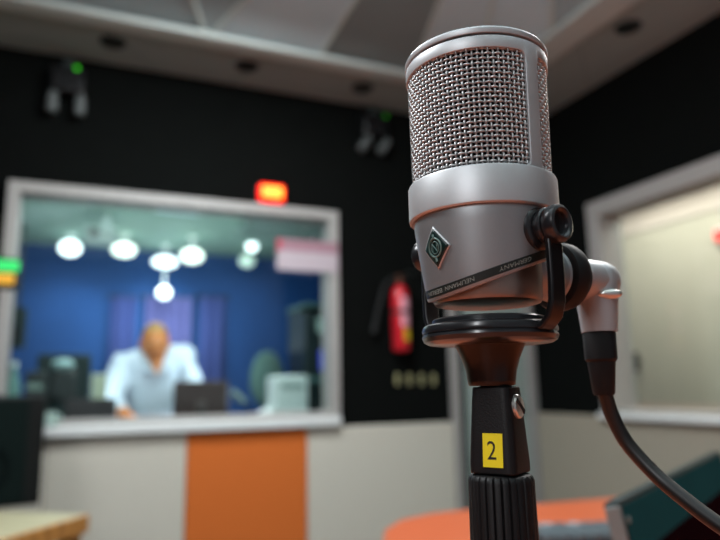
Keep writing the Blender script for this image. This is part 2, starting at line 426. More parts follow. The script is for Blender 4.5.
# mauve curtains on the blue wall
m_mauve = mat('mauve_cloth', (84, 84, 138), .9, noise=.1, nscale=10)
m_mauve2 = mat('dull_mauve_cloth', (56, 70, 130), .9, noise=.1, nscale=10)
for px0, px1, mm, lab in ((112, 136, m_mauve2, 'dull mauve narrow curtain left of the seated person'),
                          (146, 192, m_mauve, 'mauve curtain on the blue wall behind the seated person'),
                          (200, 226, m_mauve2, 'dull mauve narrow curtain right of the seated person')):
    a = atY(px0, 300, CY1-.06); b = atY(px1, 300, CY1-.06); zt = atY(px0, 296, CY1-.06).z
    n = 60; vs = []; fs = []
    for i in range(n+1):
        x = a.x+(b.x-a.x)*i/n; y = CY1-.06+.022*math.sin(i/n*(b.x-a.x)*60)
        vs += [(x, y, .05), (x, y, zt)]
    for i in range(n): fs.append((2*i, 2*i+2, 2*i+3, 2*i+1))
    t = thing('curtain', lab, 'curtain', ((a.x+b.x)/2, CY1-.06, .05), group='mauve curtains on the far blue wall')
    mb = MB().add([(v[0]-(a.x+b.x)/2, v[1]-(CY1-.06), v[2]-.05) for v in vs], fs); mb.build('cloth', mm, t, angle=80)
    MB().tube([(-(b.x-a.x)/2-.03, .02, zt-.05), ((b.x-a.x)/2+.03, .02, zt-.05)], .012, 8).build('rod', m_dark, t)

# lamps
m_lamp = mat('lamp_glow', (255, 255, 255), .5, emit=(238, 252, 255), estr=3.5)
m_lamp2 = mat('lamp_glow_warm', (255, 255, 250), .5, emit=(240, 255, 240), estr=2.5)
m_lamp3 = mat('lamp_glow_dim', (220, 235, 225), .5, emit=(205, 235, 220), estr=.75)
LAMPS = [(70, 248, 5.75, .085, .065, m_lamp, 'bright round ceiling lamp at far left of the blue wall', 6),
         (124, 250, 5.6, .095, .055, m_lamp2, 'bright oval ceiling lamp second from the left over the blue wall', 5),
         (165, 262, 5.9, .11, .05, m_lamp, 'bright wide ceiling lamp directly above the seated person', 8),
         (192, 256, 5.5, .095, .06, m_lamp2, 'bright lamp touching the right of the wide middle lamp', 5),
         (252, 246, 5.6, .05, .05, m_lamp, 'small bright round lamp nearest the pink notice', 4),
         (247, 261, 5.9, .075, .06, m_lamp3, 'dim grey lamp just below the small round lamp', 0),
         (164, 293, 5.95, .06, .055, m_lamp, 'small low lamp hanging right above the seated person', 5)]
for x, y, Y, rx, rz, mm, lab, pw in LAMPS:
    p = atY(x, y, Y)
    t = thing('ceiling_lamp', lab, 'lamp', (p.x, p.y, p.z), group='lit lamps in the control room')
    MB().ball((0, 0, 0), (rx, rx, rz)).build('globe', mm, t)
    MB().tube([(0, 0, rz*.8), (0, 0, CZ-p.z)], .008, 8).build('stem', m_white, t)
    MB().lathe([(0, CZ-p.z-.02), (.035, CZ-p.z-.02), (.04, CZ-p.z), (0, CZ-p.z)], 20).build('ceiling_rose', m_white, t)
    if pw:
        l = bpy.data.lights.new('lamp_light', 'SPOT'); l.spot_size = R(130); l.spot_blend = .8; l.energy = pw*3; l.shadow_soft_size = .12; l.color = (.86, .95, 1)
        lo = bpy.data.objects.new('lamp_light', l); C.objects.link(lo); lo.location = (p.x, min(p.y, 5.85)-.1, p.z-.1); lo.rotation_euler = (R(25), 0, 0)
# flush panel near the glass
p = atZ(180, 207, CZ-.012)
t = thing('flush_ceiling_panel', 'faint bluish lit panel on the control room ceiling near the window top', 'lamp', (p.x, p.y, CZ))
MB().box((0, 0, -.008), (.34, .34, .016)).build('frame', m_white, t, .004)
MB().box((0, 0, -.017), (.30, .30, .006)).build('diffuser', mat('diffuser_glow', (200, 220, 230), .5, emit=(190, 225, 245), estr=.9), t)
# small projector
p = atY(100, 236, 5.0)
t = thing('ceiling_projector', 'small pale projector hanging from the control room ceiling', 'projector', (p.x, p.y, p.z))
mp = mat('projector_grey', (150, 168, 164), .5)
MB().box((0, 0, 0), (.22, .2, .09)).build('body', mp, t, .01); MB().tube([(.04, 0, .04), (.04, 0, CZ-p.z)], .025, 12).build('pole', mp, t)
MB().lathe([(0, 0), (.03, 0), (.03, .03), (.022, .03), (.02, .01), (0, .01)], 20, T(-.04, -.1, 0) @ RX(R(90))).build('projector_lens', m_black_gloss, t)

# counter desk under the window
DZ = H-.225
t = thing('control_desk', 'dark long desk inside the control room behind the glass', 'desk', (.55, 3.62, 0))
MB().box((0, 0, DZ-.02), (2.9, .46, .04)).build('desk_top', mat('desk_dark', (58, 60, 62), .5, noise=.1), t, .006)
for sx in (-1, 1): MB().box((sx*1.4, 0, (DZ-.04)/2), (.04, .42, DZ-.04)).build('side_panel', m_dark, t, .004)
MB().box((0, -.19, (DZ-.04)*.6), (2.76, .02, .35)).build('modesty_panel', m_dark, t)

def desk_box_px(x0, x1, ytop, Y):
    a = atY(x0, ytop, Y); b = atY(x1, ytop, Y)
    return (a.x+b.x)/2, b.x-a.x, (a.z+b.z)/2-DZ
# dark monitor seen from behind, left
x, w, h = desk_box_px(38, 92, 354, 3.78)
t = thing('computer_monitor', 'large dark monitor at left of the seated person', 'monitor', (x, 3.78, DZ))
MB().box((0, 0, h*.62), (w, .04, h*.75)).build('screen_shell', m_darkgreen, t, .01)
MB().box((0, -.012, h*.62), (w*.5, .05, h*.4)).build('rear_housing', m_dark, t, .02)
MB().tube([(0, .01, .01), (0, .01, h*.5)], .022, 12).build('stand_pole', m_dark, t)
MB().box((0, .0, .008), (.2, .10, .016)).build('stand_foot', m_dark, t, .006)
# pale rounded head on a stem, added in place of a bluish highlight
p = atY(63, 365, 3.445)
t = thing('highlight_stand_in', 'pale grey rounded stand-in for a highlight on the dark monitor', 'lamp', (p.x, 3.445, DZ))
mh = mat('highlight_pale', (150, 180, 182), .5); hh = p.z-DZ
MB().ball((0, 0, hh), (.052, .05, .03)).build('highlight_head', mh, t)
MB().tube([(-.03, .0, .01), (-.06, .0, hh*.5), (-.02, .0, hh+.005)], .007, 8).build('stem', m_dark, t)
MB().lathe([(0, 0), (.05, 0), (.05, .012), (.01, .02), (0, .02)], 24, T(-.03, .0, 0)).build('base', m_dark, t)
# desk speaker, far left
x, w, h = desk_box_px(27, 47, 372, 3.6)
t = thing('desk_speaker', 'small dark desk speaker at far left behind the glass', 'speaker', (x, 3.6, DZ))
MB().box((0, 0, h/2), (w, .14, h)).build('cabinet', m_dark, t, .008)
MB().lathe([(0, 0), (.03, 0), (.04, .008), (.044, .008), (.044, 0)], 24, T(0, -.071, h*.4) @ RX(R(90))).build('woofer', m_darkgreen, t)
MB().box((0, -.072, h*.78), (w*.8, .006, .03)).build('pale_strip', mat('strip_pale', (140, 158, 150), .5), t)
# pale bottle at the far left
p = atY(14, 362, 3.55)
t = thing('water_bottle', 'pale green bottle at the left edge of the window', 'bottle', (p.x, 3.55, DZ))
hb = p.z-DZ
MB().lathe([(0, 0), (.034, 0), (.036, .01), (.036, hb*.7), (.015, hb*.88), (.015, hb*.94), (0, hb*.94)], 24).build('bottle_body', mat('bottle_green', (104, 140, 134), .3), t)
MB().lathe([(0, hb*.93), (.017, hb*.93), (.017, hb), (0, hb)], 20).build('bottle_cap', m_white, t)
# wall speaker in the upper left (dark)
p = atY(16, 328, 5.4)
t = thing('hanging_speaker', 'dark narrow speaker hanging in the left of the control room', 'speaker', (p.x, 5.4, p.z))
MB().box((0, 0, 0), (.13, .14, .30)).build('cabinet', m_darkgreen, t, .01)
MB().lathe([(0, 0), (.035, 0), (.045, .01), (.05, .01), (.05, 0)], 24, T(0, -.071, -.05) @ RX(R(90))).build('woofer', m_dark, t)
MB().tube([(0, 0, .15), (0, 0, CZ-p.z)], .012, 8).build('hanging_rod', m_dark, t)
# mixing console
x, w, h = desk_box_px(66, 116, 398, 3.62)
t = thing('mixing_console', 'low dark mixing console on the desk left of the seated person', 'mixer', (x, 3.6, DZ))
Mx = Matrix.Identity(4)
MB().prism([(-.09, 0), (.09, 0), (.09, h), (-.09, h*.35)], -w/2, w/2, Matrix(((0, 0, 1, 0), (-1, 0, 0, 0), (0, 1, 0, 0), (0, 0, 0, 1)))).build('console_body', mat('console_brown', (52, 44, 46), .5, noise=.2), t, .006)
for i in range(8):
    MB().box((-w*.42+w*.84*i/7, .0, h*.72+.012), (.016, .03, .02), ).build('fader', m_white if i % 3 == 0 else m_dark, t, .003)
# cream box
x, w, h = desk_box_px(90, 106, 374, 3.72)
t = thing('cream_box', 'cream coloured box beside the right arm of the seated person', 'box', (x+.01, 3.79, DZ))
MB().box((0, 0, h/2), (w, .08, h)).build('carton', mat('cream_card', (176, 182, 160), .7), t, .004)
MB().box((0, 0, h), (w*.98, .03, .004)).build('tape_strip', mat('tape_brown', (150, 140, 110), .5), t)
# brown monitor right of the person
x, w, h = desk_box_px(174, 228, 381, 3.62)
t = thing('brown_monitor', 'dark brown monitor back in front of the seated person', 'monitor', (x, 3.62, DZ))
mb_ = mat('brown_shell', (66, 48, 46), .5, noise=.12)
MB().box((0, 0, h*.6), (w, .035, h*.8)).build('screen_shell', mb_, t, .008)
MB().box((0, -.02, h*.5), (w*.16, .02, h*.2)).build('mount_plate', mat('plate_grey', (98, 84, 82), .5), t, .003)
MB().tube([(0, -.02, .008), (0, -.02, h*.45)], .018, 12).build('stand_pole', m_dark, t)
MB().box((0, -.02, .006), (.2, .16, .012)).build('stand_foot', m_dark, t, .004)
# gooseneck desk microphone
p = atY(243, 398, 3.45)
t = thing('gooseneck_microphone', 'pale grey gooseneck desk microphone right of the brown monitor', 'microphone', (p.x+.0, 3.45, DZ))
hz = p.z-DZ; ms = mat('goose_grey', (150, 168, 166), .4, .3)
MB().lathe([(0, -.045), (.016, -.045), (.019, 0), (.016, .045), (0, .05)], 16, T(-.025, 0, hz+.005) @ RY(R(-50))).build('capsule', ms, t)
MB().tube([(.05, 0, .01), (.06, 0, hz*.5), (.01, 0, hz-.02)], .008, 8).build('gooseneck', m_dark, t)
MB().lathe([(0, 0), (.045, 0), (.045, .014), (0, .02)], 24, T(.05, 0, 0)).build('base', m_dark, t)
# white printer
x, w, h = desk_box_px(271, 303, 376, 3.62)
t = thing('desk_printer', 'white box-shaped printer with sloping tray near right window edge', 'printer', (x, 3.62, DZ))
MB().box((0, 0, h/2), (w, .2, h)).build('printer_body', m_white, t, .01)
MB().prism([(-w/2-.12, .0), (-w/2+.002, 0), (-w/2+.002, h*.42), (-w/2-.12, h*.2)], -.09, .09, RX(R(90))).build('paper_tray', m_white, t, .006)
MB().box((0, -.101, h*.8), (w*.7, .004, h*.1)).build('output_slot', mat('slot_grey', (150, 168, 166), .5), t)
# grey green chair back behind it
p = atY(286, 352, 4.4)
t = thing('office_chair', 'grey green office chair with rounded back behind the white printer', 'chair', (p.x-.12, 4.45, 0), R(25))
mc = mat('chair_cloth', (82, 112, 106), .9, noise=.1)
MB().ball((0, 0, p.z-.19), (.15, .05, .20)).build('backrest', mc, t)
MB().ball((0, .22, .52), (.24, .24, .05)).build('seat', mc, t)
MB().tube([(0, .2, .08), (0, .2, .48)], .025, 12).build('post', m_dark, t); MB().tube([(0, .2, .48), (0, -.02, .5), (0, .0, p.z-.3)], .016, 8).build('back_support', m_dark, t)
for k in range(5):
    a = 2*PI*k/5; MB().tube([(0, .2, .1), (.26*math.cos(a), .2+.26*math.sin(a), .045), (.26*math.cos(a), .2+.26*math.sin(a), .0)], [.02, .015, .022], 8).build('leg', m_dark, t)
# equipment rack
a = atY(300, 305, 4.3); b = atY(335, 305, 4.3)
t = thing('equipment_rack', 'dark equipment rack with a blue lit display at right window edge', 'rack', ((a.x+b.x)/2+.02, 4.45, 0))
w = b.x-a.x; h = a.z
MB().prism([(-.2, 0), (.2, 0), (.2, h+.03), (-.2, h-.06)], -w/2, w/2, Matrix(((0, 0, 1, 0), (1, 0, 0, 0), (0, 1, 0, 0), (0, 0, 0, 1)))).build('cabinet', mat('rack_dark', (20, 36, 38), .5), t, .006)
MB().box((0, -.0, h-.005), (w+.02, .44, .02), T(0, 0, 0) @ T(0, 0, 0)).build('rack_lid', mat('lid_grey_green', (72, 104, 100), .5), t, .004)
z1 = atY(312, 325, 4.24).z; MB().box((.0, -.206, z1), (.085, .012, .11)).build('white_dial', mat('dial_pale', (150, 178, 170), .5), t, .02)
z1 = atY(313, 360, 4.24).z; MB().box((.0, -.206, z1), (.05, .012, .14)).build('blue_display', mat('blue_display', (40, 50, 150), .3, emit=(70, 80, 220), estr=.7), t, .004)
z1 = atY(313, 380, 4.24).z; MB().box((0, -.206, z1), (w*.95, .02, .045)).build('shelf_bar', mat('bar_grey_green', (70, 100, 98), .5), t, .004)
# mug at the left of the sill
p = atY(49, 413, YB-.05)
t = thing('white_mug', 'pale mug standing on the left end of the window sill', 'mug', (p.x, YB-.055, H-.142))
mm = mat('mug_white', (170, 196, 188), .4)
MB().lathe([(0, 0), (.026, 0), (.03, .005), (.031, .06), (.028, .06), (.027, .008), (0, .006)], 24).build('cup', mm, t)
MB().tube([(.029, 0, .048), (.048, 0, .045), (.05, 0, .025), (.029, 0, .014)], .0045, 8).build('handle', mm, t)

# ------------------------------------------------------------------ the person
def skin_mesh(joints, edges, radii, sub=2):
    me = bpy.data.meshes.new('skin'); me.from_pydata(joints, edges, []); o = bpy.data.objects.new('skin', me); C.objects.link(o)
    mod = o.modifiers.new('s', 'SKIN'); mod.use_smooth_shade = True
    for i, r in enumerate(radii):
        d = me.skin_vertices[0].data[i]; d.radius = r if isinstance(r, tuple) else (r, r); d.use_root = (i == 0)
    sb = o.modifiers.new('d', 'SUBSURF'); sb.levels = sub; sb.render_levels = sub
    dg = bpy.context.evaluated_depsgraph_get(); dg.update()
    m2 = bpy.data.meshes.new_from_object(o.evaluated_get(dg))
    vs = [tuple(v.co) for v in m2.vertices]; fs = [tuple(p.vertices) for p in m2.polygons]
    bpy.data.objects.remove(o); bpy.data.meshes.remove(me); bpy.data.meshes.remove(m2)
    return vs, fs
PY = 4.05
hc = atY(155, 344, PY-.08)        # head centre
base = Vector((hc.x, PY, 0))
per = thing('person', 'person in a white open necked shirt seated behind the glass, hands on the desk', 'person', base)
m_skin = mat('skin_tan', (200, 118, 56), .55, noise=.08, nscale=30)
m_shirt = mat('white_shirt', (202, 212, 226), .85, noise=.06, nscale=14, bump=.3, bscale=30)
m_hair = mat('hair_sandy', (150, 112, 62), .8, noise=.3, nscale=120)
m_trouser = mat('dark_trousers', (40, 44, 58), .9, noise=.1)
def L(p): return Vector(p)-base
sL = L(atY(124, 365, PY+.02)); sR = L(atY(184, 356, PY+.02))            # shoulders (image left / right)
eL = L(atY(111, 402, PY-.10)); eR = L(atY(196, 390, PY-.10))
haL = L(atY(140, 414, 3.72)); haL.z = DZ+.035; haR = L(atY(178, 414, 3.76)); haR.z = DZ+.035
hd_ = L(hc); mid = (sL+sR)/2
pel = Vector((mid.x+.01, .12, .72)); ch = Vector((mid.x, .03, mid.z-.12)); neck = Vector((mid.x, -.01, mid.z+.02)); hb_ = Vector((hd_.x, hd_.y+.01, hd_.z-.07))
J = [pel, Vector((mid.x, .08, (pel.z+ch.z)/2)), ch, neck, hb_, sL, eL, haL, sR, eR, haR,
     pel+Vector((-.09, -.02, -.02)), Vector((mid.x-.13, -.30, .70)), Vector((mid.x-.13, -.22, .32)), Vector((mid.x-.13, -.24, .06)), Vector((mid.x-.14, -.36, .03)),
     pel+Vector((.09, -.02, -.02)), Vector((mid.x+.13, -.30, .70)), Vector((mid.x+.13, -.22, .32)), Vector((mid.x+.13, -.24, .06)), Vector((mid.x+.14, -.36, .03))]
ED = [(0, 1), (1, 2), (2, 3), (3, 4), (2, 5), (5, 6), (6, 7), (2, 8), (8, 9), (9, 10), (0, 11), (11, 12), (12, 13), (13, 14), (14, 15), (0, 16), (16, 17), (17, 18), (18, 19), (19, 20)]
RA = [(.15, .11), (.13, .10), (.13, .09), .052, .05, .042, .042, .028, .042, .042, .028, .085, .06, .05, .035, .03, .085, .06, .05, .035, .03]
vs, fs = skin_mesh([tuple(j) for j in J], ED, RA)
body = MB().add(vs, fs)
# head: shaped ellipsoid with jaw, nose, ears, eyes sockets
hm = MB(); hm.ball((0, 0, 0), (.076, .096, .118), 32, 24)
hv = []
for (x, y, z) in hm.v:
    k = 1
    if z < -.02: k = 1 - .28*min(1, (-z-.02)/.09)
    y2 = y*(1-.10*max(0, -z/.118)); x2 = x*k
    if y < 0:
        y2 -= .022*math.exp(-((x/.013)**2+((z+.012)/.026)**2))          # nose
        y2 += .010*math.exp(-(((abs(x)-.031)/.014)**2+((z-.012)/.012)**2)) # eye sockets
        y2 -= .006*math.exp(-((x/.03)**2+((z+.052)/.010)**2))          # lips
        y2 -= .008*math.exp(-((x/.025)**2+((z+.095)/.018)**2))         # chin
    hv.append((x2, y2, z))
HM = T(*hd_) @ RX(R(8))
body.add(hv, hm.f, HM)
for s in (-1, 1):
    body.ball((s*.076, .01, -.005), (.010, .022, .032), 12, 8, HM)
# hands: palm and five fingers
def hand(c, side):
    body.ball((0, 0, 0), (.041, .048, .017), 16, 10, T(*c) @ T(0, -.035, 0))
    for i, (fx, ln) in enumerate(((-.030, .058), (-.010, .070), (.010, .074), (.030, .064))):
        fx *= side
        pts = [(fx, -.06, .004), (fx*1.12, -.085-ln*.2, .010), (fx*1.18, -.085-ln*.6, .004), (fx*1.2, -.085-ln*.9, -.012)]
        body.tube([tuple(Vector(q)+c) for q in pts], [.0095, .009, .008, .0065], 8)
    pts = [(.030*side, -.015, 0), (.054*side, -.040, .002), (.062*side, -.068, -.006)]
    body.tube([tuple(Vector(q)+c) for q in pts], [.012, .0105, .008], 8)
hand(haL, 1); hand(haR, -1)
body.build('body', m_skin, per, angle=80)
# eyes, brows, mouth
for s in (-1, 1):
    MB().ball((s*.031, -.079, .012), (.011, .008, .007), 12, 8, HM).build('eye', m_white, per)
    MB().ball((s*.031, -.0862, .012), (.0048, .003, .0048), 10, 8, HM).build('iris', m_ink, per)
    MB().tube([tuple(HM @ Vector((s*(.016+.010*q), -.090+.004*q, .030+.003*(1-abs(q-1.3))))) for q in range(4)], .0035, 6).build('eyebrow', m_hair, per)
MB().tube([tuple(HM @ Vector((x, -.099+abs(x)*.25, -.053))) for x in (-.024, -.012, 0, .012, .024)], [.001, .003, .0035, .003, .001], 6).build('mouth', mat('lips', (150, 84, 62), .5), per)
# hair cap
hr = MB(); hr.ball((0, .008, .012), (.081, .100, .116), 28, 18)
keep = [i for i, v in enumerate(hr.v) if (v[2] > .058 - .5*max(0, v[1]+.02) - (.0 if v[1] < 0 else .06))]
ks = set(keep); idx = {k: j for j, k in enumerate(keep)}
hf = [tuple(idx[i] for i in f_) for f_ in hr.f if all(i in ks for i in f_)]
MB().add([hr.v[k] for k in keep], hf, HM).build('hair', m_hair, per, angle=80)
# shirt: torso and short sleeves, open collar
sj = [pel+Vector((0, 0, .03)), J[1], ch, Vector((mid.x, .0, mid.z-.01)), sL, eL, eL+(haL-eL)*.45, sR, eR, eR+(haR-eR)*.45]
vs, fs = skin_mesh([tuple(j) for j in sj], [(0, 1), (1, 2), (2, 3), (2, 4), (4, 5), (5, 6), (2, 7), (7, 8), (8, 9)], [(.175, .135), (.155, .125), (.175, .13), (.085, .07), .072, .058, .046, .072, .058, .046])
shm = MB().add(vs, fs)
for q_ in (sL, sR):
    shm.ball(tuple(q_), (.072, .072, .070), 16, 12)
    shm.tube([(mid.x, .0, mid.z+.005), tuple(Vector((mid.x, 0, mid.z))*.5+q_*.5+Vector((0, 0, .012))), tuple(q_)], [.07, .07, .066], 14)
shm.build('shirt', m_shirt, per, angle=80)
col = MB()
for s in (-1, 1):
    col.add([tuple(Vector((mid.x, 0, mid.z))+Vector(q)) for q in ((s*.015, -.135, -.10), (s*.085, -.115, -.06), (s*.075, -.04, .055), (s*.05, -.065, .06))], [(0, 1, 2, 3)])
o = col.build('collar', m_shirt, per); so = o.modifiers.new('s', 'SOLIDIFY'); so.thickness = .01
vp = MB(); vp.add([tuple(Vector((mid.x, 0, mid.z))+Vector(q)) for q in ((-.045, -.118, .03), (.045, -.118, .03), (.0, -.146, -.095))], [(0, 1, 2)])
vp.ball((mid.x, -.05, mid.z+.0), (.052, .075, .06), 16, 10)
vp.build('throat', m_skin, per, angle=80)
vs, fs = skin_mesh([tuple(j) for j in [J[0]]+J[11:15]+J[16:20]], [(0, 1), (1, 2), (2, 3), (3, 4), (0, 5), (5, 6), (6, 7), (7, 8)], [(.165, .125), .10, .075, .062, .055, .10, .075, .062, .055])
MB().add(vs, fs).build('trousers', m_trouser, per, angle=80)
for k in (14, 19):
    q = J[k]; MB().ball((q.x, q.y-.07, .045), (.05, .13, .045), 16, 10).build('shoe', m_ink, per)
# his stool
t = thing('drafting_stool', 'dark tall stool under the person in the white shirt', 'stool', (base.x+mid.x, base.y+.10, 0))
MB().lathe([(0, .50), (.19, .50), (.21, .52), (.21, .545), (.19, .56), (0, .562)], 32).build('seat', m_dark, t)
MB().tube([(0, 0, .08), (0, 0, .50)], .025, 12).build('post', m_chrome, t)
MB().tube([(.17*math.cos(2*PI*k/24), .17*math.sin(2*PI*k/24), .24) for k in range(24)], .01, 8, loop=True).build('foot_ring', m_chrome, t)
for k in range(5):
    a = 2*PI*k/5; MB().tube([(0, 0, .1), (.26*math.cos(a), .26*math.sin(a), .045), (.26*math.cos(a), .26*math.sin(a), 0)], [.02, .015, .022], 8).build('leg', m_dark, t)

# ================================================================== corridor beyond the right window
KX, KZ = 3.7, H+1.34
m_cor = mat('corridor_wall', (206, 192, 182), .8, noise=.04, nscale=3)
struct(box('wall_corridor_far', (KX+.05, 2.2, KZ/2), (.1, 5.0, KZ), m_cor), 'pale pinkish far wall of the corridor', 'wall')
struct(box('wall_corridor_end', (3.16, 4.45, KZ/2), (1.1, .1, KZ), m_cor), 'pale end wall of the corridor', 'wall')
struct(box('ceiling_corridor', (3.16, 2.2, KZ+.05), (1.2, 5.0, .1), m_cor), 'pale corridor ceiling', 'ceiling')
p = atX(623, 238, KX); z_d = p.z; y_d = p.y
t = thing('door_2', 'pale olive corridor door seen through the right window', 'door', (KX, y_d, 0)); t['kind'] = 'structure'
m_ol = mat('olive_door', (192, 184, 168), .7, noise=.05, nscale=6)
MB().box((-.015, -.75, z_d/2), (.03, 1.5, z_d)).build('door_leaf', m_ol, t, .004)
f = MB(); f.box((-.02, .03, z_d/2), (.04, .06, z_d+.06)); f.box((-.02, -.75, z_d+.03), (.04, 1.5, .06)); f.build('door_frame', m_cor, t, .004)
q = atX(637, 362, KX-.03)
hd = MB(); hd.box((-.036, q.y-y_d, q.z), (.012, .04, .14)); hd.tube([(-.04, q.y-y_d, q.z), (-.085, q.y-y_d, q.z), (-.085, q.y-y_d-.10, q.z)], .010, 10); hd.build('door_handle', m_ink, t)
q = atX(723, 235, KX-.05)
t = thing('exit_lamp', 'small glowing red lamp on the corridor door at right picture edge', 'light', (KX-.03, q.y, q.z))
MB().box((-.015, 0, 0), (.03, .11, .10)).build('backplate', m_white, t, .006); MB().box((-.04, 0, 0), (.02, .085, .075)).build('lens', mat('red_lens_small', (220, 40, 40), .4, emit=(255, 60, 55), estr=1.5), t, .01)

# ================================================================== orange table and what stands on it
TZ = H-.35
tp = [(2.35, 1.60), (1.6, 1.615), (1.05, 1.665)]
ctrl = [(.92, 1.67), (.80, 1.63), (.71, 1.54), (.655, 1.43), (.59, 1.27), (.48, 1.10), (.30, .98), (0, .92), (-.5, .90)]
poly = tp+ctrl+[(-.62, .85), (-.66, .75), (-.66, -.6), (2.35, -.6)]
t = thing('orange_table', 'large curved orange table under the microphone', 'table', (.8, .5, 0))
pl = [(x-.8, y-.5) for x, y in poly]
MB().prism(pl, TZ-.03, TZ).build('table_top', m_orange_top, t, .008, smooth=True)
for x, y in ((2.2, 1.45), (.95, 1.5), (2.2, -.45), (-.5, -.45), (-.5, .7)):
    MB().tube([(x-.8, y-.5, 0), (x-.8, y-.5, TZ-.03)], .03, 16).build('leg', m_dark, t)
# keyboard-like control surface
kc = atZ(560, 529, TZ+.02)
t = thing('keyboard', 'dark grey keyboard lying on the orange table right of the microphone stand', 'keyboard', (kc.x-.02, kc.y-.08, TZ), R(-18))
MB().box((0, 0, .011), (.215, .15, .022)).build('case', m_darkgreen, t, .005)
mk = mat('key_grey', (70, 82, 88), .5); mk2 = mat('key_pale', (128, 140, 146), .5)
for r_ in range(4):
    for c_ in range(6):
        MB().box((-.0825+.033*c_, -.052+.034*r_, .030), (.028, .028, .018)).build('key', mk2 if (c_ in (1, 3) and r_ == 3) else mk, t, .003)
# dark monitor at the lower right corner
A = Vector((.4672, .4891, H-.110)); tt = Vector((.8718, .4898, 0)).normalized()
wid, hgt, tilt = .56, .228, R(10)
back = Vector((-tt.y, tt.x, 0))                     # away from the viewer
dn = (Vector((0, 0, -1))*math.cos(tilt) - back*math.sin(tilt)).normalized(); nn = tt.cross(dn)
if nn.y > 0: nn = -nn
ang = math.atan2(tt.y, tt.x)
cen = A+tt*(wid/2)+dn*hgt
t = thing('desk_monitor', 'dark teal monitor standing on the orange table in the lower right corner', 'monitor', (cen.x, cen.y, TZ), ang)
to_l = (T(cen.x, cen.y, TZ) @ RZ(ang)).inverted()
def scr(u0, u1, v0, v1, n0, n1, name, m_, bev=.003):
    b = MB(); vs = [tuple(to_l @ (A+tt*u+dn*v+nn*n)) for u in (u0, u1) for v in (v0, v1) for n in (n0, n1)]
    b.add(vs, [(0, 1, 3, 2), (4, 6, 7, 5), (0, 4, 5, 1), (2, 3, 7, 6), (0, 2, 6, 4), (1, 5, 7, 3)]); return b.build(name, m_, t, bev)
scr(0, wid, 0, hgt, -.014, 0, 'screen_shell', m_darkgreen)
scr(.010, wid-.006, .006, .052, 0, .0012, 'screen_top_band', m_screen, .0003)  # teal band above a maroon pane, both flat colour without gloss
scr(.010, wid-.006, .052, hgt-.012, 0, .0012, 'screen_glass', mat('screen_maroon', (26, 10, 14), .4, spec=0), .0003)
scr(-.003, .002, .004, hgt, -.012, .002, 'pale_edge', mat('edge_grey', (120, 124, 122), .4), .001)
scr(.012, .019, .016, .022, .001, .0026, 'pale_button', mat('button_pale', (120, 138, 138), .4), .0005)
MB().box((0, .03, .006), (.24, .16, .012)).build('stand_foot', m_dark, t, .004)
MB().tube([(0, .055, .008), (0, .05, .12)], .014, 12).build('stand_pole', m_dark, t)

# ================================================================== console table and black cabinet at far left
CT = H-.40
cc = atZ(88, 514, CT)
t = thing('wooden_console', 'light wooden side table with brown edge, bottom left corner', 'table', (cc.x, cc.y, 0), math.atan2(.79, .61))
# local: -x along front edge away from the corner, +y to the back
mw = wood_mat('pale_wood', (186, 180, 150), (170, 162, 130)); mwb = wood_mat('brown_edge_wood', (186, 128, 64), (156, 102, 48))
MB().box((-.40, .33, CT-.018), (.80, .64, .034)).build('table_top', mw, t, .003)
MB().box((-.40, .004, CT-.03), (.806, .016, .056)).build('front_edge', mwb, t, .003)
for x, y in ((-.03, .04), (-.77, .04), (-.03, .60), (-.77, .60)):
    MB().box((x, y, (CT-.036)/2), (.05, .05, CT-.036)).build('leg', mwb, t, .004)
MB().box((-.40, .33, .25), (.7, .54, .02)).build('lower_shelf', mwb, t, .003)
p = atZ(41, 504, CT); q = atY(42, 398, p.y)
hb = q.z-CT+.01; 
t = thing('equipment_cabinet', 'tall black box-shaped speaker cabinet on the wooden side table', 'speaker', (p.x-.19, p.y+.07, CT), R(10))
MB().box((0, .0, hb/2), (.34, .22, hb)).build('cabinet', mat('cabinet_black', (13, 15, 15), .6, noise=.2, spec=.2), t, .01)
MB().box((-.022, -.113, hb/2), (.27, .008, hb*.94)).build('front_grille', mat('grille_teal_black', (10, 22, 21), .8, bump=.5, bscale=700, spec=.1), t, .004)
MB().lathe([(0, 0), (.05, .0), (.075, .012), (.085, .012), (.085, 0)], 32, T(-.02, -.112, hb*.35) @ RX(R(90))).build('woofer', mat('woofer_black', (9, 17, 17), .8, spec=.05), t)

# ================================================================== THE MICROPHONE
AX, AY = .1536, .2244
MRZ = math.atan2(-AX, AY)
MSC = .967
mic = thing('condenser_microphone', 'silver condenser studio microphone with woven grille in a black swivel yoke', 'microphone', (AX, AY, H), MRZ)
def pol(r, az, z): return (r*math.sin(az), -r*math.cos(az), z)
FRONT = R(-41)
# basket with two openings
def Rb(z): return .0311+(.0322-.0311)*(z-.083)/(.139-.083)
zlo, zhi, zb, zt = .0848, .1332, .0825, .1384
cr = .0028
posts = [(R(41.0), R(54.5)), (R(221.0), R(234.5))]
cols = []   # (angle, lower bound, upper bound) ; None bounds = solid
opens = [(posts[0][1], posts[1][0]), (posts[1][1], posts[0][0]+2*PI)]
def arc_cols(a0, a1, n=56):
    out = []
    offs = []
    for i in range(7):
        th = PI/2*i/6; offs.append(cr*(1-math.cos(th)))
    ra = [(a0+o_/.0315, cr-math.sqrt(max(0, cr*cr-(cr-o_)**2))) for o_ in offs]
    rb = [(a1-o_/.0315, cr-math.sqrt(max(0, cr*cr-(cr-o_)**2))) for o_ in offs][::-1]
    mids = [(ra[-1][0]+(rb[0][0]-ra[-1][0])*i/n, 0) for i in range(1, n)]
    return ra+mids+rb
vs = []; fs = []
def V(a, z, r=None): vs.append(pol(Rb(z) if r is None else r, a, z)); return len(vs)-1
